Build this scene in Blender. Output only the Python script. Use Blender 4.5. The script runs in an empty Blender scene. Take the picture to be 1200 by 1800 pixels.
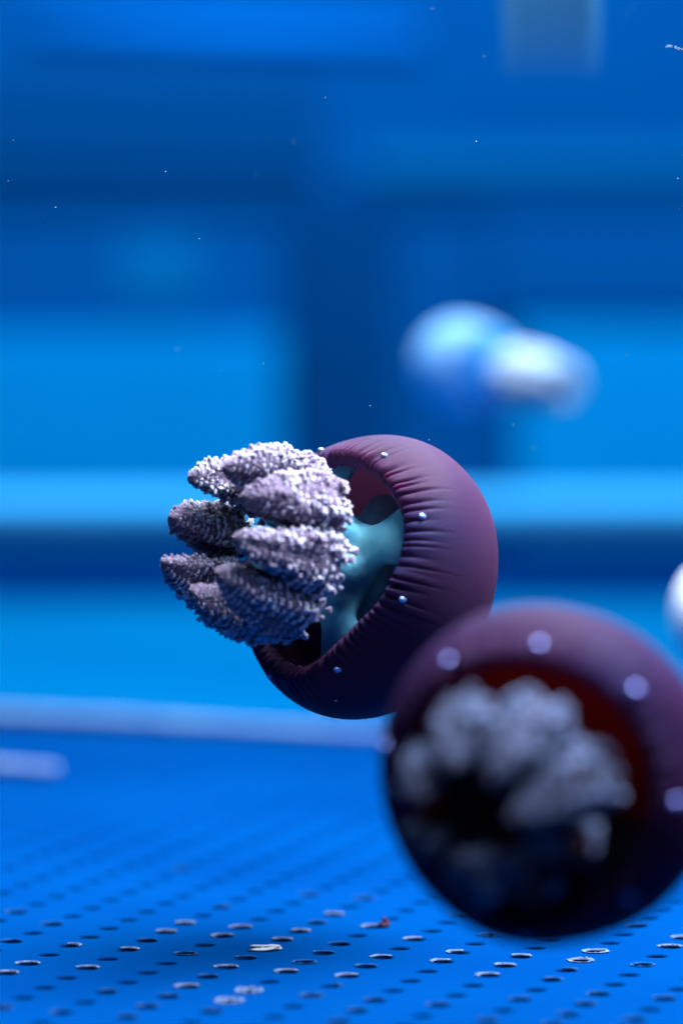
import bpy, bmesh, math, random
import numpy as np
from mathutils import Vector, Matrix

random.seed(7)
rng = np.random.default_rng(11)
sc = bpy.context.scene
COL = sc.collection

# ------------------------------------------------------------------ camera
F_PX, CAM_H = 8300.0, 0.334                # focal length in photo pixels, height over the tank floor (m)
PITCH = math.atan(600.0 / F_PX)
cam_data = bpy.data.cameras.new('camera')
cam = bpy.data.objects.new('camera', cam_data); COL.objects.link(cam)
cam.location = (0, 0, CAM_H)
cam.rotation_euler = (math.pi / 2 - PITCH, 0, 0)
cam_data.sensor_fit = 'VERTICAL'; cam_data.sensor_height = 36.0
cam_data.lens = 36.0 * F_PX / 1800.0
cam_data.clip_start = 0.05; cam_data.clip_end = 100
cam_data.dof.use_dof = True
cam_data.dof.focus_distance = 2.015
cam_data.dof.aperture_fstop = 3.2
sc.camera = cam
CR = Vector((1, 0, 0))
CF = Vector((0, math.cos(PITCH), -math.sin(PITCH)))
CU = Vector((0, math.sin(PITCH), math.cos(PITCH)))
CO = Vector((0, 0, CAM_H))


def at(x, y, d):
    """world point at photo pixel x, y and depth d"""
    return CO + d * (CF + CR * ((x - 600) / F_PX) + CU * ((900 - y) / F_PX))


def at_y(x, y, Y):
    r = CF + CR * ((x - 600) / F_PX) + CU * ((900 - y) / F_PX)
    return CO + r * (Y / r.y)


def on_floor(x, y):
    r = CF + CR * ((x - 600) / F_PX) + CU * ((900 - y) / F_PX)
    return CO + r * (-CAM_H / r.z)


# ------------------------------------------------------------------ world and lamps
w = bpy.data.worlds.new('World'); sc.world = w; w.use_nodes = True
bg = w.node_tree.nodes['Background']
bg.inputs[0].default_value = (0.0, 0.18, 0.9, 1); bg.inputs[1].default_value = 0.03


def area(name, loc, target, size, power, col, sy=None, spread=180):
    l = bpy.data.lights.new(name, 'AREA'); l.energy = power; l.color = col; l.size = size; l.spread = math.radians(spread)
    if sy:
        l.shape = 'RECTANGLE'; l.size_y = sy
    o = bpy.data.objects.new(name, l); COL.objects.link(o); o.location = loc
    o.rotation_euler = (Vector(target) - Vector(loc)).to_track_quat('-Z', 'Y').to_euler()
    return o


area('tank_lamp', (0.42, 2.10, 1.28), (0.06, 2.03, 0.15), 1.3, 60, (0.76, 0.82, 1.0), 0.9, 85)
area('front_fill', (-0.15, 0.45, 1.25), (0.03, 1.95, 0.15), 1.0, 9, (0.36, 0.56, 1.0), 0.6)  # added dim blue fill from the camera side, source unseen
area('rear_fill', (0.05, 3.55, 1.45), (0.0, 3.95, 0.0), 1.4, 132, (0.66, 0.86, 1.0), 0.9)  # added to light the rear floor and back wall, source unseen

sc.render.engine = 'CYCLES'
sc.view_settings.view_transform = 'Standard'; sc.view_settings.look = 'None'
sc.view_settings.exposure = 0.0; sc.view_settings.gamma = 1.0
sc.cycles.max_bounces = 6
sc.cycles.use_denoising = True
sc.cycles.caustics_reflective = False; sc.cycles.caustics_refractive = False


# ------------------------------------------------------------------ materials
ALB = 0.55                                     # the photo is exposed for dark, strongly lit surfaces


def mat(name, col, rough=0.5, spec=0.3, sss=0.0, sss_col=None, sss_scale=0.01, noise=None, bump=None, emit=None):
    k = 1.0 if name.startswith('white_') or name.startswith('pale_cyan') else ALB
    col = tuple(c * k for c in col)
    if noise: noise = (noise[0], tuple(c * k for c in noise[1])) + tuple(noise[2:])
    m = bpy.data.materials.new(name); m.use_nodes = True
    nt = m.node_tree; b = nt.nodes['Principled BSDF']
    b.inputs['Base Color'].default_value = (*col, 1)
    b.inputs['Roughness'].default_value = rough
    b.inputs['Specular IOR Level'].default_value = spec
    if name != 'pearl_bulb':
        b.inputs['IOR'].default_value = 1.08       # everything lies in water, so surfaces hardly mirror
    if sss:
        b.inputs['Subsurface Weight'].default_value = sss
        b.inputs['Subsurface Radius'].default_value = sss_col or (1, .6, .8)
        b.inputs['Subsurface Scale'].default_value = sss_scale
    tc = None
    if noise or bump:
        tc = nt.nodes.new('ShaderNodeTexCoord')
    if noise:                                  # (scale, other colour, low, high[, detail])
        n = nt.nodes.new('ShaderNodeTexNoise'); n.inputs['Scale'].default_value = noise[0]
        n.inputs['Detail'].default_value = noise[4] if len(noise) > 4 else 5
        nt.links.new(tc.outputs['Object'], n.inputs['Vector'])
        r = nt.nodes.new('ShaderNodeMapRange')
        r.inputs['From Min'].default_value = noise[2]; r.inputs['From Max'].default_value = noise[3]
        nt.links.new(n.outputs['Fac'], r.inputs['Value'])
        mx = nt.nodes.new('ShaderNodeMix'); mx.data_type = 'RGBA'
        mx.inputs[6].default_value = (*col, 1); mx.inputs[7].default_value = (*noise[1], 1)
        nt.links.new(r.outputs[0], mx.inputs[0]); nt.links.new(mx.outputs[2], b.inputs['Base Color'])
    if bump:                                   # (scale, strength, distance)
        n = nt.nodes.new('ShaderNodeTexNoise'); n.inputs['Scale'].default_value = bump[0]; n.inputs['Detail'].default_value = 4
        nt.links.new(tc.outputs['Object'], n.inputs['Vector'])
        bp = nt.nodes.new('ShaderNodeBump'); bp.inputs['Strength'].default_value = bump[1]; bp.inputs['Distance'].default_value = bump[2]
        nt.links.new(n.outputs['Fac'], bp.inputs['Height']); nt.links.new(bp.outputs[0], b.inputs['Normal'])
    if emit:
        b.inputs['Emission Color'].default_value = (*emit[0], 1); b.inputs['Emission Strength'].default_value = emit[1]
    return m


M = {}
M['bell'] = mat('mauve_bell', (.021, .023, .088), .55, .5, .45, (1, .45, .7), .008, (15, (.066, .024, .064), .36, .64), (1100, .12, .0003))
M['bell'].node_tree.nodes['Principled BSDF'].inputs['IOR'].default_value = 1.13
M['sub'] = mat('maroon_underside', (.075, .032, .060), .6, .05, 0, None, .006, (60, (.105, .034, .040), .4, .65), (500, .4, .001))
M['teal'] = mat('teal_jelly', (.20, .60, .70), .4, .25, .8, (.6, .9, 1), .018, (45, (.08, .34, .52), .40, .60), (120, .07, .0012))
M['arm'] = mat('mauve_arm', (.20, .155, .23), .6, .15, .25, (1, .7, .8), .003, (160, (.30, .24, .32), .4, .65), (900, .5, .0008))
M['frill'] = mat('pale_frill', (.78, .78, .95), .5, .25, .3, (1, .9, 1), .002, (75, (.36, .29, .42), .36, .62), (1500, .4, .0005))
M['bulb'] = mat('pearl_bulb', (.30, .46, .85), .10, .9)
M['bulb'].node_tree.nodes['Principled BSDF'].inputs['Metallic'].default_value = .4
M['w_bell'] = mat('white_bell', (.30, .56, .72), .5, .05, .4, (.8, .9, 1), .01, (40, (.36, .58, .72), .4, .65))
M['w_sub'] = mat('pale_cyan_underside', (.02, .30, .55), .6, .1, .3, (.3, .8, 1), .01)
M['w_frill'] = mat('white_frill', (.80, .86, .90), .5, .1)
for nm, tcol in (('w_bell', (.03, .60, .92)), ('w_sub', (.02, .55, .90))):
    nt = M[nm].node_tree; b = nt.nodes['Principled BSDF']; b.inputs['Subsurface Weight'].default_value = 0
    tl = nt.nodes.new('ShaderNodeBsdfTranslucent'); tl.inputs[0].default_value = (*tcol, 1)
    mx = nt.nodes.new('ShaderNodeMixShader'); mx.inputs[0].default_value = .6
    nt.links.new(b.outputs[0], mx.inputs[1]); nt.links.new(tl.outputs[0], mx.inputs[2])
    nt.links.new(mx.outputs[0], nt.nodes['Material Output'].inputs['Surface'])
nt = M['teal'].node_tree
tp = nt.nodes.new('ShaderNodeBsdfTransparent'); mx = nt.nodes.new('ShaderNodeMixShader'); mx.inputs[0].default_value = .32
nt.links.new(nt.nodes['Principled BSDF'].outputs[0], mx.inputs[1]); nt.links.new(tp.outputs[0], mx.inputs[2])
nt.links.new(mx.outputs[0], nt.nodes['Material Output'].inputs['Surface'])
M['floor'] = mat('blue_plastic_sheet', (.0002, .045, .180), .55, .0, noise=(7, (.0002, .034, .148), .32, .72), bump=(400, .06, .0004))
M['base'] = mat('light_blue_floor', (.0002, .108, .275), .6, .0, noise=(5, (.0002, .094, .25), .3, .7))
M['rim'] = mat('pale_glint_burr', (.20, .24, .33), .5, .2, noise=(150, (.07, .12, .24), .35, .6))
M['rim_dim'] = mat('dull_glint_burr', (.004, .06, .20), .5, .05, noise=(200, (.05, .09, .21), .45, .7))
M['pipe'] = mat('white_pipe', (.13, .21, .32), .4, .1, noise=(30, (.09, .15, .29), .3, .7))


# ------------------------------------------------------------------ mesh helpers
def link(name, me, m, parent=None):
    o = bpy.data.objects.new(name, me); COL.objects.link(o)
    if m is not None and not me.materials:
        me.materials.append(m)
    if parent is not None:
        o.parent = parent
    return o


def mesh(name, V, Fs, smooth=True):
    me = bpy.data.meshes.new(name)
    me.from_pydata([tuple(v) for v in np.asarray(V, float).tolist()], [], Fs)
    if smooth:
        me.polygons.foreach_set('use_smooth', [True] * len(me.polygons))
    me.update()
    return me


def tag(o, label=None, cat=None, group=None, kind=None):
    for k, v in (('label', label), ('category', cat), ('group', group), ('kind', kind)):
        if v:
            o[k] = v
    return o


def grid_faces(nr, nc, off=0, wrap=True):
    f = []
    for i in range(nr - 1):
        a = off + i * nc; b = a + nc
        for j in range(nc if wrap else nc - 1):
            k = (j + 1) % nc
            f.append((a + j, a + k, b + k, b + j))
    return f


def tube_mesh(name, pts, rad, seg=24, cap=True):
    pts = [Vector(p) for p in pts]; V = []; n = len(pts)
    up = Vector((0, 0, 1))
    for i, p in enumerate(pts):
        t = (pts[min(i + 1, n - 1)] - pts[max(i - 1, 0)]).normalized()
        if abs(t.dot(up)) > .95:
            up = Vector((0, 1, 0))
        a = t.cross(up).normalized(); b = a.cross(t)
        r = rad[i] if hasattr(rad, '__len__') else rad
        for k in range(seg):
            g = 2 * math.pi * k / seg
            V.append(p + a * (r * math.cos(g)) + b * (r * math.sin(g)))
    Fs = grid_faces(n, seg)
    if cap:
        Fs.append(tuple(range(seg))[::-1]); Fs.append(tuple(range((n - 1) * seg, n * seg)))
    return mesh(name, V, Fs)


def box_mesh(name, x0, x1, y0, y1, z0, z1, bev=0.0):
    bm = bmesh.new()
    bmesh.ops.create_cube(bm, size=1)
    for v in bm.verts:
        v.co = Vector(((x0 + x1) / 2 + v.co.x * (x1 - x0), (y0 + y1) / 2 + v.co.y * (y1 - y0), (z0 + z1) / 2 + v.co.z * (z1 - z0)))
    if bev:
        bmesh.ops.bevel(bm, geom=bm.edges[:], offset=bev, segments=3, affect='EDGES', profile=.5)
    me = bpy.data.meshes.new(name); bm.to_mesh(me); bm.free()
    return me


# ------------------------------------------------------------------ tank floor: perforated sheet
g0 = on_floor(49.3, 1694.3); g1 = on_floor(364.0, 1717.3); g2 = on_floor(351.7, 1561.0)
VA = (g1 - g0) / 3; VB = (g2 - g0) / 9
HOLE_R = 0.0045
print('lattice', VA.length, VB.length, math.degrees(VA.angle(VB)))
Y_EDGE = on_floor(600, 1268).y
SEG = 20
cells = []
for i in range(-60, 61):
    for j in range(-80, 90):
        c = g0 + VA * i + VB * j
        if 1.45 < c.y < Y_EDGE + .03 and abs(c.x) < 0.42:
            cells.append((c.x, c.y))
ang = [2 * math.pi * k / SEG for k in range(SEG)]
circ = [(math.cos(a), math.sin(a)) for a in ang]
# outline of one cell (parallelogram) sampled in the direction of each hole vertex
A2 = np.array([[VA.x, VB.x], [VA.y, VB.y]]); Ai = np.linalg.inv(A2)
edge = []
for c_, s_ in circ:
    u = Ai @ np.array([c_, s_]); k = 0.5 / max(abs(u[0]), abs(u[1])); edge.append((c_ * k, s_ * k))
V = []; Fs = []
corners = [VA * .5 + VB * .5, VB * .5 - VA * .5, -VA * .5 - VB * .5, VA * .5 - VB * .5]
cang = sorted([(math.atan2(c.y, c.x) % (2 * math.pi), c) for c in corners], key=lambda t: t[0])
ring = []                                      # merged list of outline points incl. corners
for k in range(SEG):
    ring.append(('e', k))
    a0, a1 = ang[k], (ang[k + 1] if k + 1 < SEG else 2 * math.pi)
    for ca, c in cang:
        if a0 + 1e-4 < ca < a1 - 1e-4:
            ring.append(('c', c))
for cx, cy in cells:
    o = len(V)
    for c_, s_ in circ: V.append((cx + c_ * (HOLE_R + .0006), cy + s_ * (HOLE_R + .0006), 0))
    for c_, s_ in circ: V.append((cx + c_ * HOLE_R, cy + s_ * HOLE_R, -.0006))
    for c_, s_ in circ: V.append((cx + c_ * HOLE_R, cy + s_ * HOLE_R, -.012))
    Fs += [(o + SEG + k, o + SEG + (k + 1) % SEG, o + (k + 1) % SEG, o + k) for k in range(SEG)]
    Fs += [(o + 2 * SEG + k, o + 2 * SEG + (k + 1) % SEG, o + SEG + (k + 1) % SEG, o + SEG + k) for k in range(SEG)]
    oo = len(V); idx = []
    for kind, p in ring:
        if kind == 'e': V.append((cx + edge[p][0], cy + edge[p][1], 0))
        else: V.append((cx + p.x, cy + p.y, 0))
        idx.append((kind, p, len(V) - 1))
    n = len(idx)
    for q in range(n):
        kind, p, vi = idx[q]; nk, np_, nv = idx[(q + 1) % n]
        if kind == 'e':
            kk = (p + 1) % SEG
            if nk == 'c':
                nv2 = idx[(q + 2) % n][2]
                Fs.append((o + p, o + kk, nv2, nv, vi))
            else:
                Fs.append((o + p, o + kk, nv, vi))
me = mesh('tank_floor', V, Fs, False)
bm = bmesh.new(); bm.from_mesh(me)
bmesh.ops.bisect_plane(bm, geom=bm.verts[:] + bm.edges[:] + bm.faces[:], plane_co=(0, Y_EDGE, 0), plane_no=(0, 1, 0), clear_outer=True)
bmesh.ops.recalc_face_normals(bm, faces=bm.faces)
bm.to_mesh(me); bm.free()
floor = tag(link('tank_floor', me, M['floor']), kind='structure')
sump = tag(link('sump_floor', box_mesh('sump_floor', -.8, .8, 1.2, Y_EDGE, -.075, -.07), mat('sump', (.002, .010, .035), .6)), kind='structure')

# burrs and slime round the hole edges, edge glints put into their pale colour: one small ring or arc per hole, a few shapes shared
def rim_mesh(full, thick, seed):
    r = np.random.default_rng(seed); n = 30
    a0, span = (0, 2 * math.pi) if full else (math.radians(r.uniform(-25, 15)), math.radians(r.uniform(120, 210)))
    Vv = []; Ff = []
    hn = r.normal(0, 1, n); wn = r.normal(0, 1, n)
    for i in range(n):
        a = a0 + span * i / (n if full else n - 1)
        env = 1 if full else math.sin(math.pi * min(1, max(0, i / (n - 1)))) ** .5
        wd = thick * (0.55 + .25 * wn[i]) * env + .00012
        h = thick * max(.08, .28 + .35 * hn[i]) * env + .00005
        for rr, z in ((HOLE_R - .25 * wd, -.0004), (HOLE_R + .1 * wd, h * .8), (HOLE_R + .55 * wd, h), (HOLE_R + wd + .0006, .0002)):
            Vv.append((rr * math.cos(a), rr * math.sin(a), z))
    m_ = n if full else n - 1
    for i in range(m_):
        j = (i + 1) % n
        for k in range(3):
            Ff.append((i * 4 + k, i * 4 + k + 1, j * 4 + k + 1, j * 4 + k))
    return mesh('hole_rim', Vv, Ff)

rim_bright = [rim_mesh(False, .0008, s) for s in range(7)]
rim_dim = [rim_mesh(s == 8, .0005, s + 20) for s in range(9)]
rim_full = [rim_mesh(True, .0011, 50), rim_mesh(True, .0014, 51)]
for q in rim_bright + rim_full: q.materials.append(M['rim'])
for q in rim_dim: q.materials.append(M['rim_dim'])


def pix(p):
    d = Vector(p) - CO; z = d.dot(CF)
    return 600 + F_PX * d.dot(CR) / z, 900 - F_PX * d.dot(CU) / z


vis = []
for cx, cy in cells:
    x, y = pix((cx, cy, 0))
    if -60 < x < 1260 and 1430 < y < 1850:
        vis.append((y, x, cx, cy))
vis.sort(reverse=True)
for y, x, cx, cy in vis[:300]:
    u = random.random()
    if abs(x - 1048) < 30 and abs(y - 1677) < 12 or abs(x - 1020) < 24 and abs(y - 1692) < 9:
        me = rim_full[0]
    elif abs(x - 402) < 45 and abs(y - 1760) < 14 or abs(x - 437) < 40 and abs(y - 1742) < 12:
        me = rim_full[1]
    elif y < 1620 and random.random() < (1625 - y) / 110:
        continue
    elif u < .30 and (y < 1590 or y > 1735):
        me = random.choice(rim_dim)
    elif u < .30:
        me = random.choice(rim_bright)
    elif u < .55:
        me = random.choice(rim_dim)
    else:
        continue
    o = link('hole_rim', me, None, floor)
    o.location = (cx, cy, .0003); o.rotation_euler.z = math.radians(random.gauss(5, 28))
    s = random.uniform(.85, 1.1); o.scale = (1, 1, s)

# ------------------------------------------------------------------ rear floor, pipes, back wall
Y_WALL = on_floor(600, 1048).y
rear = tag(link('rear_floor', box_mesh('rear_floor', -.9, .9, Y_EDGE + .002, Y_WALL + .02, -.08, -.004), M['base']), kind='structure')


def pipe(name, pts, r, label):
    o = tag(link(name, tube_mesh(name, pts, r, 28), M['pipe']), label, 'pipe')
    return o


def floor_at(x, y, z):
    p = on_floor(x, y); return (p.x, p.y, z)


pr = .0044
pipe('edge_pipe', [floor_at(-420, 1262, pr + .001), floor_at(-100, 1269, pr + .001), floor_at(200, 1282, pr + .001), floor_at(480, 1298, pr + .001), floor_at(760, 1314, pr + .001)], [pr * 1.0, pr * 1.05, pr, pr * .8, pr * .6],
     'long blurred white pipe lying across the blue floor behind the jellyfish')
pr2 = .0032
pipe('short_pipe', [floor_at(-300, 1346, pr2 + .001), floor_at(-80, 1354, pr2 + .001), floor_at(98, 1366, pr2 + .001)], pr2,
     'short thin white pipe end on the floor at the left edge')

M['wall'] = mat('blue_wall', (.0002, .080, .310), .7, 0, noise=(3, (.0002, .066, .275), .3, .7))
M['wall_dark'] = mat('navy_wall', (.0002, .050, .200), .7, 0, noise=(4, (.0002, .042, .175), .3, .7))
M['wall_mid'] = mat('mid_blue_wall', (.0002, .125, .375), .7, 0)
M['wall_beam'] = mat('deep_blue_wall', (.0002, .058, .225), .7, 0)
M['wall_light'] = mat('pale_blue_wall', (.0002, .26, .70), .7, 0, noise=(4, (.0002, .235, .66), .3, .7))
M['ledge'] = mat('ledge_blue', (.055, .36, .72), .6, 0, noise=(6, (.03, .33, .69), .3, .7))


def wallbox(name, x0, x1, y0, y1, Y, depth, m, parent, bev=.004):
    a = at_y(x0, y1, Y); b = at_y(x1, y0, Y)
    return link(name, box_mesh(name, a.x, b.x, Y, Y + depth, a.z, b.z, bev), m, parent)


Y_BACK = Y_WALL + .95
wall = tag(link('back_wall', box_mesh('back_wall', -.9, .9, Y_BACK + .10, Y_BACK + .14, -.4, 1.4), M['wall']), kind='structure')
wallbox('riser', -1500, 2700, 962, 1062, Y_WALL, .03, mat('riser_blue', (.0002, .165, .62), .7, 0), wall)
wallbox('ledge', -1500, 2700, 876, 950, Y_WALL - .012, .10, M['ledge'], wall, .012)
wallbox('wall_panel', -1500, 495, 588, 960, Y_BACK + .07, .028, M['wall_light'], wall)
wallbox('wall_panel', 905, 2700, 575, 960, Y_BACK + .07, .028, M['wall_light'], wall)
wallbox('pillar', 500, 690, 330, 960, Y_BACK + .084, .012, M['wall_dark'], wall)
wallbox('wall_panel', 860, 2700, 372, 560, Y_BACK + .08, .018, M['wall'], wall)
wallbox('crossbeam', -1500, 2700, 318, 366, Y_BACK + .09, .008, M['wall_beam'], wall)
wallbox('crossbeam', -1500, 560, 128, 300, Y_BACK + .088, .008, M['wall_beam'], wall)
wallbox('rail', 640, 2700, 262, 308, Y_BACK + .085, .012, M['wall_mid'], wall)
wallbox('hatch', 205, 352, 415, 530, Y_BACK + .094, .005, M['wall_mid'], wall, .0015)

# ------------------------------------------------------------------ jellyfish
def frame(A):
    """local frame of a jellyfish whose arms point along A (camera right, up, towards camera)"""
    T = -CF
    a = (CR * A[0] + CU * A[1] + T * A[2]).normalized()
    u = (T - a * T.dot(a)).normalized()
    v = a.cross(u)
    return Matrix((u, v, a)).transposed().to_4x4()


def value_noise(n, per, r):
    """smooth periodic noise over n samples with per control points"""
    c = r.normal(0, 1, per); x = np.arange(n) / n * per
    i = x.astype(int); f = x - i; f = f * f * (3 - 2 * f)
    return c[i % per] * (1 - f) + c[(i + 1) % per] * f


def build_bell(root, mats, NA, seed, wrinkles=True, flatten=1.0, pinch=None):
    r = np.random.default_rng(seed)
    R, PB, PF, HR = 245., 200. * flatten, 190., 213.
    th1 = math.acos(HR / R)                          # end of the outer dome at the rim
    prof = []
    nO = 130 if NA > 300 else 50
    for t in np.linspace(-math.pi / 2, th1, nO):
        prof.append((R * math.cos(t), (PB if t < 0 else PF) * math.sin(t)))
    zr = prof[-1][1]
    nout = len(prof)
    lip = [(HR - 7, zr + 9), (HR - 14, zr + 15), (HR - 22, zr + 18), (HR - 30, zr + 16), (HR - 36, zr + 10), (HR - 38, zr + 1), (HR - 34, zr - 9)]
    prof += lip
    inner = []
    for t in np.linspace(math.radians(17), -math.pi / 2, 36 if NA > 300 else 18):
        inner.append((204 * math.cos(t), (158 * flatten if t < 0 else 200) * math.sin(t)))
    prof += inner
    P = np.array(prof); phi = np.arange(NA) / NA * 2 * math.pi
    NW = 70
    warp = phi + .05 * value_noise(NA, 26, r) + .025 * value_noise(NA, 80, r)
    wave = np.abs(np.sin(NW / 2 * warp))             # 0 in the groove, 1 on the ridge
    wave = 1 - (1 - wave) ** 1.6
    length = 24 + 22 * np.abs(value_noise(NA, 70, r)) + 8 * value_noise(NA, 9, r)
    amp = np.clip(1 + .45 * value_noise(NA, 34, r), .25, 2.0); length = np.clip(length, 10, 90)
    lob = 1 + .018 * value_noise(NA, 8, r) + .012 * value_noise(NA, 5, r)
    rimz = 8 * value_noise(NA, 11, r)
    rad = np.repeat(P[:, :1], NA, 1); z = np.repeat(P[:, 1:], NA, 1)
    # arc distance from the rim on both sides
    seg = np.r_[0, np.cumsum(np.hypot(np.diff(P[:, 0]), np.diff(P[:, 1])))]
    s = np.abs(seg - seg[nout + 2])[:, None]
    near = np.exp(-(s / 90.) ** 2)
    rad = rad * (1 + (lob[None] - 1) * np.exp(-(s / 220.) ** 2))
    z = z + rimz[None] * near
    if pinch:                                        # one stretch of the rim is drawn inwards
        for pa, pk, pw in pinch:
            dphi = (np.degrees(phi) - pa + 180) % 360 - 180
            rad = rad * (1 - pk * np.exp(-(dphi / pw) ** 2)[None] * np.exp(-(s / 95.) ** 2))
    if wrinkles:
        out = (np.arange(len(P)) < nout + 7)[:, None]
        fade = np.exp(-(s / length[None]) ** 1.7)
        d = 8.5 * amp[None] * (wave[None] - .75) * fade * np.where(out, 1, .5)
        nz = P[:, 1:] / max(PF, 1)
        rad = rad + d * .8
        z = z + d * .6 * np.where(s < 70, 1, .3)
        z = z + 7 * (wave[None] - .5) * amp[None] * np.exp(-(s / 13.) ** 2)
    soft = 1 + .010 * value_noise(NA, 6, r)[None] * np.sin(P[:, 1:] / 55.) + .008 * value_noise(NA, 9, r)[None] * np.cos(P[:, 1:] / 40.)
    X = rad * soft * np.cos(phi)[None]; Y = 1.03 * rad * soft * np.sin(phi)[None]
    Vv = np.stack([X, Y, z], -1)
    def sheet(name, i0, i1, m, par):
        sub = Vv[i0:i1]
        me = mesh(name, sub.reshape(-1, 3), grid_faces(i1 - i0, NA))
        return link(name, me, m, par)
    cut = nout + len(lib_lip(lip))
    bell = sheet('bell', 0, cut, mats['bell'], root)
    sub = sheet('underside', cut - 1, len(P), mats['sub'], root)
    return bell, lambda a: (float(np.interp(a % (2 * math.pi), phi, rad[nout - 2])), float(np.interp(a % (2 * math.pi), phi, z[nout - 2])))


def lib_lip(l):
    return l


def tuft_variants(n, r):
    """small ruffled cups, the cauliflower frills of the arms"""
    out = []
    S = 12
    for _ in range(n):
        ph = r.uniform(0, 6.28); lob = 3 if r.random() < .7 else 4
        Vv = []
        for rr, z in ((.36, -.2), (.60, .45), (1.02, .98), (.92, 1.12), (.40, .25)):
            for k in range(S):
                a = 2 * math.pi * k / S
                m_ = .62 + .38 * abs(math.cos(lob / 2 * a + ph)) if rr > .6 else 1
                j = r.normal(0, .06)
                Vv.append((rr * m_ * math.cos(a) * (1 + j), rr * m_ * math.sin(a) * (1 + j), z + (r.normal(0, .13) if z > .3 else 0)))
        Ff = grid_faces(5, S); c = len(Vv); Vv.append((0, 0, .1))
        Ff += [(4 * S + k, 4 * S + (k + 1) % S, c) for k in range(S)]
        out.append((np.array(Vv), Ff))
    return out


TUFTS = tuft_variants(10, np.random.default_rng(3))


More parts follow.
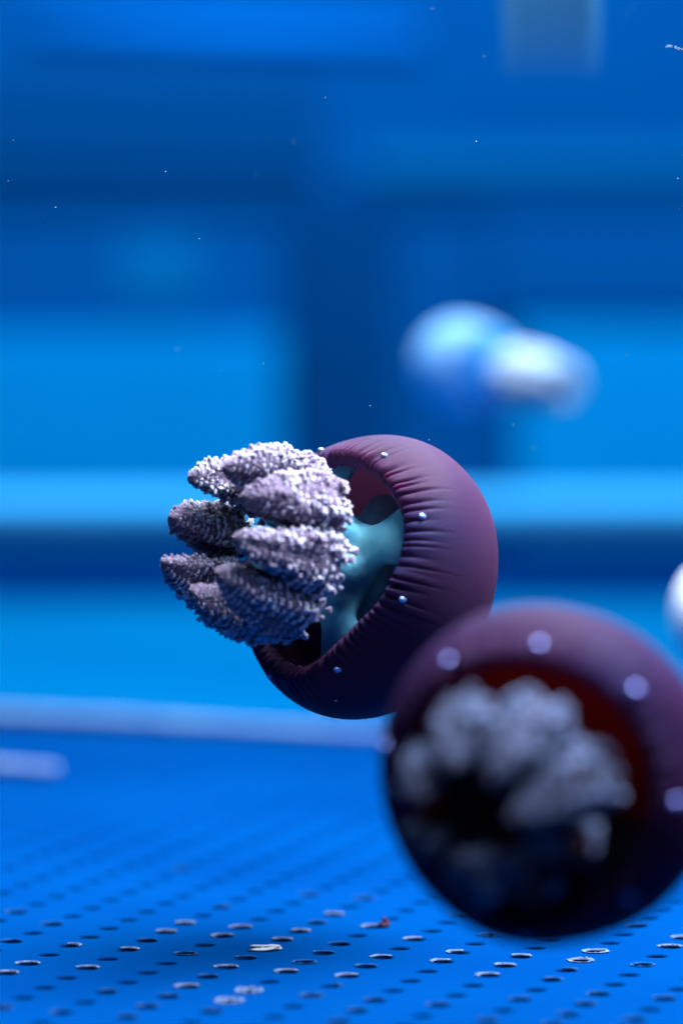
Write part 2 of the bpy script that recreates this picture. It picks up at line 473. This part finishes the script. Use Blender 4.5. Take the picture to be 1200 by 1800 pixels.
def build_arm(root, mats, psi, seed, spec, dens):
    r = np.random.default_rng(seed)
    k = spec
    zw, zt = 208. + k.get('dz', 0), 392. + k.get('tz', 0)
    nS, nT = 44, 64
    er = np.array([math.cos(psi), math.sin(psi), 0]); et = np.array([-math.sin(psi), math.cos(psi), 0]); ez = np.array([0, 0, 1.])
    # spine from the wide collar to the tip
    def spine(s):
        rc = 126 * (1 - s) + k.get('tr', 108) * s + 10 * math.sin(math.pi * s)
        return er * (rc * k.get('rs', 1)) + et * (k.get('sw', 0) * s) + ez * (zw + (zt - zw) * s)
    wob = r.normal(0, 1, (6,))
    def half(s):
        # blunt teardrop: full at the collar, rounded off at the tip
        body = (1 - .58 * s) * (1 - max(0, (s - .60) / .40) ** 2.4) ** .52 if s < 1 else 0
        coll = min(1, .62 + s * 3.2)
        return max(1.2, 53 * body * coll * k.get('fat', 1))
    def point(s, th, extra=0.):
        h = half(s)
        tri = 1 - .17 * math.cos(3 * th) * (1 - s) ** .4 + .05 * math.sin(5 * th + wob[0] * 3 + s * 5) + .05 * math.sin(9 * s + wob[1] * 3 + 2 * th) + .04 * math.sin(14 * s + wob[2] * 3 - 3 * th)
        rr = h * tri + extra
        p = spine(s)
        return p + er * (rr * math.cos(th) * 1.02) + et * (rr * math.sin(th) * .93)
    Vv = []; Ss = np.linspace(0, 1, nS)
    for s in Ss:
        for j in range(nT):
            th = 2 * math.pi * j / nT
            Vv.append(point(s, th, (r.normal(0, .9))))
    Ff = grid_faces(nS, nT)
    # hollow underside of the collar
    c0 = len(Vv)
    sp = spine(0)
    for fac, dz in ((.7, 14), (.35, 26)):
        for j in range(nT):
            p = np.array(Vv[j]); Vv.append(sp + (p - sp) * fac + ez * dz)
    Ff += [(j, c0 + j, c0 + (j + 1) % nT, (j + 1) % nT) for j in range(nT)]
    Ff += grid_faces(2, nT, c0)
    cc = len(Vv); Vv.append(sp + ez * 30); Ff += [(c0 + nT + j, cc, c0 + nT + (j + 1) % nT) for j in range(nT)]
    ct = len(Vv); Vv.append(spine(1.0) + ez * 1.0); Ff += [((nS - 1) * nT + j, (nS - 1) * nT + (j + 1) % nT, ct) for j in range(nT)]
    arm = link('oral_arm', mesh('oral_arm', Vv, Ff), mats['arm'], root)
    # ruffled frills in bands round the arm: zigzag wedges that lean towards the collar
    FV = []; FF = []; MI = []; off = 0
    s = .01; band = 0
    while s < .955:
        h = half(s); grow = (1 - s) ** .7
        pitch = 7.0 + 9.6 * grow
        tall = (3.0 + 8.4 * grow); zig = (2.2 + 5.4 * grow)
        nz = max(5, int(2 * math.pi * h / (7.5 + 10.5 * grow)))
        n = nz * 9
        ph = r.uniform(0, 6.28)
        th = np.arange(n) / n * 2 * math.pi
        w2 = value_noise(n, max(4, nz * 2), r); w3 = value_noise(n, max(3, nz // 2), r); w4 = value_noise(n, max(3, nz // 3), r)
        x = (nz * (th / (2 * math.pi)) + ph + .22 * w3) % nz        # which tooth of the band, and where in it
        ti = np.floor(x).astype(int) % nz; tx = x - np.floor(x)
        t_off = r.uniform(-.62, .62, nz)[ti] * pitch; t_amp = np.clip(r.normal(.9, .38, nz), .0, 1.6)[ti]; t_skew = r.normal(0, .5, nz)[ti]
        arch = np.sin(math.pi * tx) ** .55
        fork = 1 - .42 * np.exp(-((tx - .5 - .1 * t_skew) / .13) ** 2)
        ds = t_off + zig * (1.15 * (np.abs(tx - .5) * 2 - .5) + .5 * t_skew * (tx - .5)) + 2.4 * w4
        tri2 = (tx - .5) * 1.6
        dn = tall * t_amp * arch * fork * (1 + .20 * w2) - (1.8 + 2.5 * grow) * (1 - arch) ** .7
        dn = dn * np.where(np.cos(3 * th) > .80, .30, 1.0)
        rows = [[], [], [], [], []]
        L = zt - zw
        for q in range(n):
            b0 = min(.985, max(0, s + ds[q] * .45 / L)); b1 = min(.985, max(0, s + (ds[q] * .45 + pitch * .42) / L))
            p0 = point(b0, th[q], -1.6); p1 = point(b1, th[q], -1.6)
            c = spine(b0); nrm = p0 - c; nrm = nrm / (np.linalg.norm(nrm) + 1e-9); nrm = nrm + ez * .35 * s
            top = p0 + nrm * dn[q] - ez * (ds[q] * .55 + tall * .35) * .9 + (et * math.cos(th[q]) - er * math.sin(th[q])) * (tri2[q] * zig * .28)
            tipb = top + ez * (2.0 + 2.6 * grow) + nrm * (.5 - .1 * grow)
            mid = tipb * .45 + p1 * .55 + nrm * .35 * dn[q] * .3
            rows[0].append(p0); rows[1].append(top); rows[2].append(tipb); rows[3].append(mid); rows[4].append(p1)
        W = np.array(rows).reshape(-1, 3)
        FV.append(W); FF += [tuple(i + off for i in f) for f in grid_faces(5, n)]; MI += [1] * n + [0] * n + [0] * n + [1] * n; off += len(W)
        s += pitch / L * .92 * r.uniform(.85, 1.15); band += 1
    for q in range(int(70 * dens)):                    # single open cups between the bands
        s1 = r.uniform(0, .8) ** 1.3; th1 = r.uniform(0, 2 * math.pi)
        if math.cos(3 * th1) > .7: continue
        p = point(s1, th1, .5); c = spine(s1); nrm = (p - c) / np.linalg.norm(p - c)
        tilt = nrm + ez * (-.45) + r.normal(0, .25, 3); tilt /= np.linalg.norm(tilt)
        a = np.cross(tilt, [.31, .52, .8]); a /= np.linalg.norm(a); b = np.cross(tilt, a)
        sz = (3.5 + 4.5 * (1 - s1)) * r.uniform(.8, 1.3)
        tv, tf = TUFTS[r.integers(len(TUFTS))]
        W = p + tv[:, :1] * a * sz + tv[:, 1:2] * b * sz + tv[:, 2:] * tilt * sz * 1.15
        FV.append(W); FF += [tuple(i + off for i in f) for f in tf]; MI += [0] * len(tf); off += len(W)
    # ragged skirt hanging from the collar
    for q in range(int(22 * dens)):
        th = 2 * math.pi * (q + r.uniform(-.4, .4)) / (22 * dens)
        if math.cos(3 * th) > .6: continue
        p = point(0.0, th, r.uniform(-6, 1)) - ez * r.uniform(0, 13) * (1 - math.cos(3 * th))
        tilt = (p - spine(0)) / 60 - ez * .9 + r.normal(0, .25, 3); tilt /= np.linalg.norm(tilt)
        a = np.cross(tilt, [.31, .52, .8]); a /= np.linalg.norm(a); b = np.cross(tilt, a)
        sz = 9.5 * r.uniform(.6, 1.15)
        tv, tf = TUFTS[r.integers(len(TUFTS))]
        W = p + tv[:, :1] * a * sz * .8 + tv[:, 1:2] * b * sz * .8 + tv[:, 2:] * tilt * sz * 1.1
        FV.append(W); FF += [tuple(i + off for i in f) for f in tf]; off += len(W)
    fme = mesh('frill', np.concatenate(FV), FF); fme.materials.append(mats['frill']); fme.materials.append(mats['arm'])
    fme.polygons.foreach_set('material_index', MI + [0] * (len(FF) - len(MI)))
    fr = link('frill', fme, mats['frill'], arm)
    fr['kind'] = 'stuff'
    return arm


def build_stalk(root, mats, psis, struts, fine=True):
    """the jelly pillar with its arm roots, grown as one surface by voxel remeshing"""
    bm = bmesh.new()
    def blob(c, sx, sy, sz, rot=0):
        Mx = Matrix.Translation(c) @ Matrix.Rotation(rot, 4, 'Z') @ Matrix.Diagonal((sx, sy, sz, 1))
        bmesh.ops.create_icosphere(bm, subdivisions=3, radius=1, matrix=Mx)
    def limb(p, q, r0, r1, n=9, bow=(0, 0, 0)):
        p, q, bow = Vector(p), Vector(q), Vector(bow)
        for i in range(n):
            t = i / (n - 1); c = p.lerp(q, t) + bow * math.sin(math.pi * t)
            rr = r0 * (1 - t) + r1 * t - 4 * math.sin(math.pi * t)
            bmesh.ops.create_icosphere(bm, subdivisions=2, radius=rr, matrix=Matrix.Translation(c))
    blob((0, 0, 30), 86, 86, 36)
    blob((0, 0, 100), 82, 82, 62); blob((0, 0, 165), 46, 46, 40)
    for a in psis:
        c, s = math.cos(a), math.sin(a)
        limb((52 * c, 52 * s, 110), (122 * c, 122 * s, 262), 46, 26, 12)
    for q, (a, reach) in enumerate(struts):
        deep = 0
        for t in np.linspace(0, 1, 13):                # a web that widens where it meets the bell
            rr = 62 + reach * t; zz = 74 - 12 * t + 16 * math.sin(math.pi * t) + deep
            c, s = math.cos(a), math.sin(a)
            blob((rr * c, rr * s, zz), 22, 40 + 30 * abs(2 * t - .9) ** 1.5, 24 - 5 * math.sin(math.pi * t), a)
        c, s = math.cos(a), math.sin(a)
        limb((60 * c, 60 * s, 20), (140 * c, 140 * s, -60), 36, 34, 8)
    me = bpy.data.meshes.new('stalk'); bm.to_mesh(me); bm.free()
    o = link('stalk', me, mats['teal'], root)
    md = o.modifiers.new('r', 'REMESH'); md.mode = 'VOXEL'; md.voxel_size = 5.0 if fine else 9.0; md.use_smooth_shade = True
    sm = o.modifiers.new('s', 'SMOOTH'); sm.iterations = 22; sm.factor = .6
    mw = o.parent; o.parent = None
    dg = bpy.context.evaluated_depsgraph_get()
    ev = bpy.data.meshes.new_from_object(o.evaluated_get(dg))
    o.modifiers.clear(); o.data = ev; o.parent = mw
    if not ev.materials: ev.materials.append(mats['teal'])
    return o


PX = 2.03 / F_PX                                     # metres per model unit


def jellyfish(center, A, roll, bulbs, struts, mats, seed, scale=1.0, NA=900, dens=1.0, specs=None, flatten=1.0, bulb_r=6.4, pinch=None):
    root = bpy.data.objects.new('jellyfish', None); COL.objects.link(root)
    root.matrix_world = Matrix.Translation(center) @ frame(A) @ Matrix.Scale(PX * scale, 4)
    bell, rim = build_bell(root, mats, NA, seed, True, flatten, pinch)
    psis = [math.radians(roll + 45 * k) for k in range(8)]
    build_stalk(root, mats, psis, [(math.radians(a[0]), a[1]) if isinstance(a, tuple) else (math.radians(a), 122) for a in struts], NA > 300)
    for k, a in enumerate(psis):
        build_arm(root, mats, a, seed * 31 + k, (specs or {}).get(k, {}), dens)
    for a in bulbs:
        rr, z = rim(math.radians(a))
        bm = bmesh.new()
        bmesh.ops.create_icosphere(bm, subdivisions=3, radius=bulb_r)
        for v in bm.verts:
            v.co.z *= 1.35; v.co.x *= .85
        me = bpy.data.meshes.new('sensory_bulb'); bm.to_mesh(me); bm.free()
        me.polygons.foreach_set('use_smooth', [True] * len(me.polygons))
        o = link('sensory_bulb', me, mats['bulb'], bell)
        o.location = ((rr + 1) * math.cos(math.radians(a)), (rr + 1) * math.sin(math.radians(a)), z + 2)
        o.rotation_euler.z = math.radians(a)
    return root


dark = dict(bell=M['bell'], sub=M['sub'], teal=M['teal'], arm=M['arm'], frill=M['frill'], bulb=M['bulb'])
deep = dict(bell=mat('shaded_mauve_bell', (.020, .014, .066), .5, .5, .35, (1, .45, .7), .006, (15, (.042, .016, .058), .36, .64)),  # weaker light on the front jellyfish is put into these darker colours
            sub=mat('red_brown_underside', (.150, .020, .016), .6, .05, noise=(40, (.09, .014, .018), .4, .65)),
            teal=mat('dark_red_stalk', (.045, .016, .022), .5, .1, noise=(60, (.03, .03, .045), .4, .6)),
            arm=mat('shaded_mauve_arm', (.045, .045, .07), .6, .1, noise=(120, (.08, .085, .13), .4, .65)),
            frill=mat('shaded_lilac_frill', (.23, .30, .48), .5, .2, noise=(50, (.07, .08, .13), .40, .62)), bulb=mat('dull_bulb', (.22, .28, .9), .12, .9))
deep['bulb'].node_tree.nodes['Principled BSDF'].inputs['Metallic'].default_value = .3
deep['bulb'].node_tree.nodes['Principled BSDF'].inputs['IOR'].default_value = 1.5
pale = dict(bell=M['w_bell'], sub=M['w_sub'], teal=M['w_sub'], arm=M['w_bell'], frill=M['w_frill'], bulb=M['bulb'])



def limb_glow_tint(m, col):
    """pink glow of the lit limb, painted into the colour towards the crown"""
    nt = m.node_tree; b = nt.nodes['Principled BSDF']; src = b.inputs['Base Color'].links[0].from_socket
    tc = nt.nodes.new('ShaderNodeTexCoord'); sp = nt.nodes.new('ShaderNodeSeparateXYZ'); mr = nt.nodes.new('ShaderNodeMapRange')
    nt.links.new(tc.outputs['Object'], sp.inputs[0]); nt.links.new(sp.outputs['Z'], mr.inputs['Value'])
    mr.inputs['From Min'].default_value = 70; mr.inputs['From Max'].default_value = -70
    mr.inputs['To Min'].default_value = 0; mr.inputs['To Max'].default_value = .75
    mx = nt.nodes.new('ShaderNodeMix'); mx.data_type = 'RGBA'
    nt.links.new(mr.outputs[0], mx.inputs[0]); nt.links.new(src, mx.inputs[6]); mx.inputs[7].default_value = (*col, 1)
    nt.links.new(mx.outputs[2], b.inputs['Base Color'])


def let_through(m, col, fac):
    """thin jelly tissue: part of the light passes"""
    nt = m.node_tree; tl = nt.nodes.new('ShaderNodeBsdfTranslucent'); tl.inputs[0].default_value = (*col, 1)
    mx = nt.nodes.new('ShaderNodeMixShader'); mx.inputs[0].default_value = fac
    nt.links.new(nt.nodes['Principled BSDF'].outputs[0], mx.inputs[1]); nt.links.new(tl.outputs[0], mx.inputs[2])
    nt.links.new(mx.outputs[0], nt.nodes['Material Output'].inputs['Surface'])


let_through(M['bell'], (.26, .12, .24), .22); let_through(M['sub'], (.20, .10, .15), .45)
let_through(deep['bell'], (.28, .06, .09), .20); let_through(deep['sub'], (.17, .022, .015), .5)
# jellyfish meshes are in model units, so their textures take a matching scale
for m_ in set(list(dark.values()) + list(deep.values()) + list(pale.values())):
    for nd in m_.node_tree.nodes:
        if nd.type == 'TEX_NOISE': nd.inputs['Scale'].default_value *= PX
        if nd.type == 'BUMP': nd.inputs['Distance'].default_value /= PX
limb_glow_tint(M['bell'], (.056, .020, .048)); limb_glow_tint(deep['bell'], (.034, .012, .036))  # lit pink limb painted into both bell colours
GROUP = 'jellyfish drifting in the tank'
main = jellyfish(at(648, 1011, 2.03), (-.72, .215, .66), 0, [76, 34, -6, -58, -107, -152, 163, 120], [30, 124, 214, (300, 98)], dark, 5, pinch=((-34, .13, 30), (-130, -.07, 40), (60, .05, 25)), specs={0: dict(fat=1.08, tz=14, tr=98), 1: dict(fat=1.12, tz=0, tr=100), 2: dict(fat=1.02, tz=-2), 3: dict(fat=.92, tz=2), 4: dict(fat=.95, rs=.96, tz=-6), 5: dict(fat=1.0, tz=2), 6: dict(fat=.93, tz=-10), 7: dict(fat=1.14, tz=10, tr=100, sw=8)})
tag(main, 'sharp mauve jellyfish with wrinkled bell and pale knobbly arms pointing left', 'jellyfish', GROUP)

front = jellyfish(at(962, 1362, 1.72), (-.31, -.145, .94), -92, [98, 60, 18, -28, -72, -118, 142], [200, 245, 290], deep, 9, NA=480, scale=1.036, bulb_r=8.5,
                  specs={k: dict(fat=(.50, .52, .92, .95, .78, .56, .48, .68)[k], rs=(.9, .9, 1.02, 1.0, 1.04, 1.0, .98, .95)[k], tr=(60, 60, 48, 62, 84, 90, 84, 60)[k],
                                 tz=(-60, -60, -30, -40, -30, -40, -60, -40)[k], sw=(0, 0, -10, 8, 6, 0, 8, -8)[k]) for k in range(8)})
tag(front, 'big dark out-of-focus jellyfish in front, its arms facing the camera', 'jellyfish', GROUP)

far = jellyfish(at(815, 645, 3.05), (.80, -.16, .58), 10, [], [20, 110, 200, 290], pale, 13, scale=.65, NA=200, dens=.7, flatten=.8,
                specs={k: dict(fat=1.05, rs=.80, dz=10, tz=95) for k in range(8)})
far.scale = (far.scale.x * 1.06, far.scale.y * .80, far.scale.z * 1.10)
tag(far, 'blurred white jellyfish with cyan underside floating high behind the others', 'jellyfish', GROUP)

snow = dict(pale, bell=mat('white_dome', (.72, .76, .82), .5, .1))
side = jellyfish(at(1272, 1086, 2.6), (.90, .1, .3), 10, [], [20, 110, 200, 290], snow, 17, scale=.56, NA=200, dens=.7)
tag(side, 'bright white jellyfish cut off by the right edge of the picture', 'jellyfish', GROUP)

# ------------------------------------------------------------------ acrylic duct hanging into the water, top right
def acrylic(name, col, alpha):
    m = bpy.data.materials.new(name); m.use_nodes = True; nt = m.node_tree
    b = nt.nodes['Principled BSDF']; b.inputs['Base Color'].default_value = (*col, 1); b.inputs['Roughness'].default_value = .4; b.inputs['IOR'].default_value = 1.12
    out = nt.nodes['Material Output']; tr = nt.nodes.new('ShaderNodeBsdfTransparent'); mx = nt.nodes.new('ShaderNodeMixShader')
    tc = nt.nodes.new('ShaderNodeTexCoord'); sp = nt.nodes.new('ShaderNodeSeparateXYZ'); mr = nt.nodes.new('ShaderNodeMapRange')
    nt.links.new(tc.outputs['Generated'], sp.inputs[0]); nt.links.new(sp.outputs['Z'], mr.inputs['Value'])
    mr.inputs['From Min'].default_value = 0; mr.inputs['From Max'].default_value = .45; mr.inputs['To Min'].default_value = .02; mr.inputs['To Max'].default_value = alpha  # opacity thins out towards the lower end
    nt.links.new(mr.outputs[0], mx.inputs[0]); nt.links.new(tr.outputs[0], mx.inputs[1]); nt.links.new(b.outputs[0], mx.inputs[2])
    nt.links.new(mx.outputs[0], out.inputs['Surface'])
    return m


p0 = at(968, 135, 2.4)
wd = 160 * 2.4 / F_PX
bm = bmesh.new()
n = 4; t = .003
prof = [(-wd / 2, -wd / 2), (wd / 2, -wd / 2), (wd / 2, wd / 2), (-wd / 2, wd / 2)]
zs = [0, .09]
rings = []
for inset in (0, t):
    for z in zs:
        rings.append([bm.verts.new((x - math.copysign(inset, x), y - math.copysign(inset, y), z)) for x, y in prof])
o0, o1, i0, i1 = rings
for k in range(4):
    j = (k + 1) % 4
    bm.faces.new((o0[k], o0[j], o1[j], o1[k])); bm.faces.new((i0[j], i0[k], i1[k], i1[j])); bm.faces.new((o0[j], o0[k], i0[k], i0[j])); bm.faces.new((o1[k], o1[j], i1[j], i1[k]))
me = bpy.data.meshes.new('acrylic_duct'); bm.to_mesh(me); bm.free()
duct = tag(link('acrylic_duct', me, acrylic('fading_acrylic', (.035, .15, .26), .40)), 'pale fading square acrylic duct hanging into the water at top right', 'duct')
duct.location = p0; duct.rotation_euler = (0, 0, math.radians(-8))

# ------------------------------------------------------------------ blue lamp tube at the top, glass post at the left
a = at(50, 52, 4.3); b = at(740, 72, 4.3)
lamp = tag(link('light_tube', tube_mesh('light_tube', [a, a.lerp(b, .5), b], .016, 20), mat('blue_tube', (.0002, .11, .46), .5, 0)), 'blurred bright blue tube running across the top of the tank', 'tube')

# ------------------------------------------------------------------ scraps on the floor and specks in the water
def scrap(name, x, y, size, flat, m, seed, label):
    r = np.random.default_rng(seed); bm = bmesh.new()
    bmesh.ops.create_icosphere(bm, subdivisions=3, radius=1)
    k = r.normal(0, 1, (4, 3)) * 1.6; ph = r.uniform(0, 6, 4)
    for v in bm.verts:
        d = 1 + .28 * sum(math.sin(k[i] @ np.array(v.co) * 1.7 + ph[i]) for i in range(4))
        v.co = Vector((v.co.x * d * size[0], v.co.y * d * size[1], v.co.z * d * size[2]))
    me = bpy.data.meshes.new(name); bm.to_mesh(me); bm.free()
    me.polygons.foreach_set('use_smooth', [True] * len(me.polygons))
    o = tag(link(name, me, m), label, 'scrap'); p = on_floor(x, y); o.location = (p.x, p.y, size[2] * .85)
    return o


scrap('food_scrap', 676, 1630, (.0018, .0018, .0021), 0, mat('red_scrap', (.10, .04, .07), .6), 4, 'tiny reddish food scrap on the floor left of the dark jellyfish')
scrap('shell_flake', 465, 1670, (.0056, .0028, .0011), 0, mat('shell', (.42, .46, .50), .5), 6, 'small white curved flake lying on the perforated blue floor')

S = []; SF = []
r = np.random.default_rng(21)
octa = np.array([(1, 0, 0), (-1, 0, 0), (0, 1, 0), (0, -1, 0), (0, 0, 1), (0, 0, -1)], float)
of = [(0, 2, 4), (2, 1, 4), (1, 3, 4), (3, 0, 4), (2, 0, 5), (1, 2, 5), (3, 1, 5), (0, 3, 5)]
spots = [(291, 302, 2.03, 3), (350, 420, 2.02, 2.5), (98, 365, 2.04, 2.5), (650, 714, 2.03, 2.5), (836, 249, 2.02, 2.5), (1190, 314, 2.03, 3), (572, 172, 2.05, 2),
         (15, 318, 2.03, 2), (463, 640, 2.03, 2), (753, 773, 2.03, 2.5), (264, 1278, 2.03, 2.5), (590, 1232, 1.99, 2.5)]
for q in range(60):
    spots.append((r.uniform(0, 1200), r.uniform(0, 1300), r.uniform(1.85, 2.25), abs(r.normal(0, 1)) * .9 + .5))
for x, y, d, s in spots:
    c = np.array(at(x, y, d)); e = s * d / F_PX * .55 * np.array([r.uniform(.6, 1.3), 1, r.uniform(.6, 1.8)])
    off = len(S); S += list(octa * e + c); SF += [tuple(i + off for i in f) for f in of]
for q in range(14):                                   # the thin drifting shred at top right
    c = np.array(at(1170 + q * 2.3 + r.normal(0, 1.5), 86 - 5 * math.exp(-((q - 3) / 2.5) ** 2) + r.normal(0, 1.2), 2.06)); off = len(S)
    S += list(octa * (2.4 * PX * r.uniform(.5, 1.2)) + c); SF += [tuple(i + off for i in f) for f in of]
tag(link('drifting_specks', mesh('drifting_specks', S, SF), mat('speck', (.25, .33, .42), .5)), 'tiny pale specks drifting in the blue water', 'specks', kind='stuff')
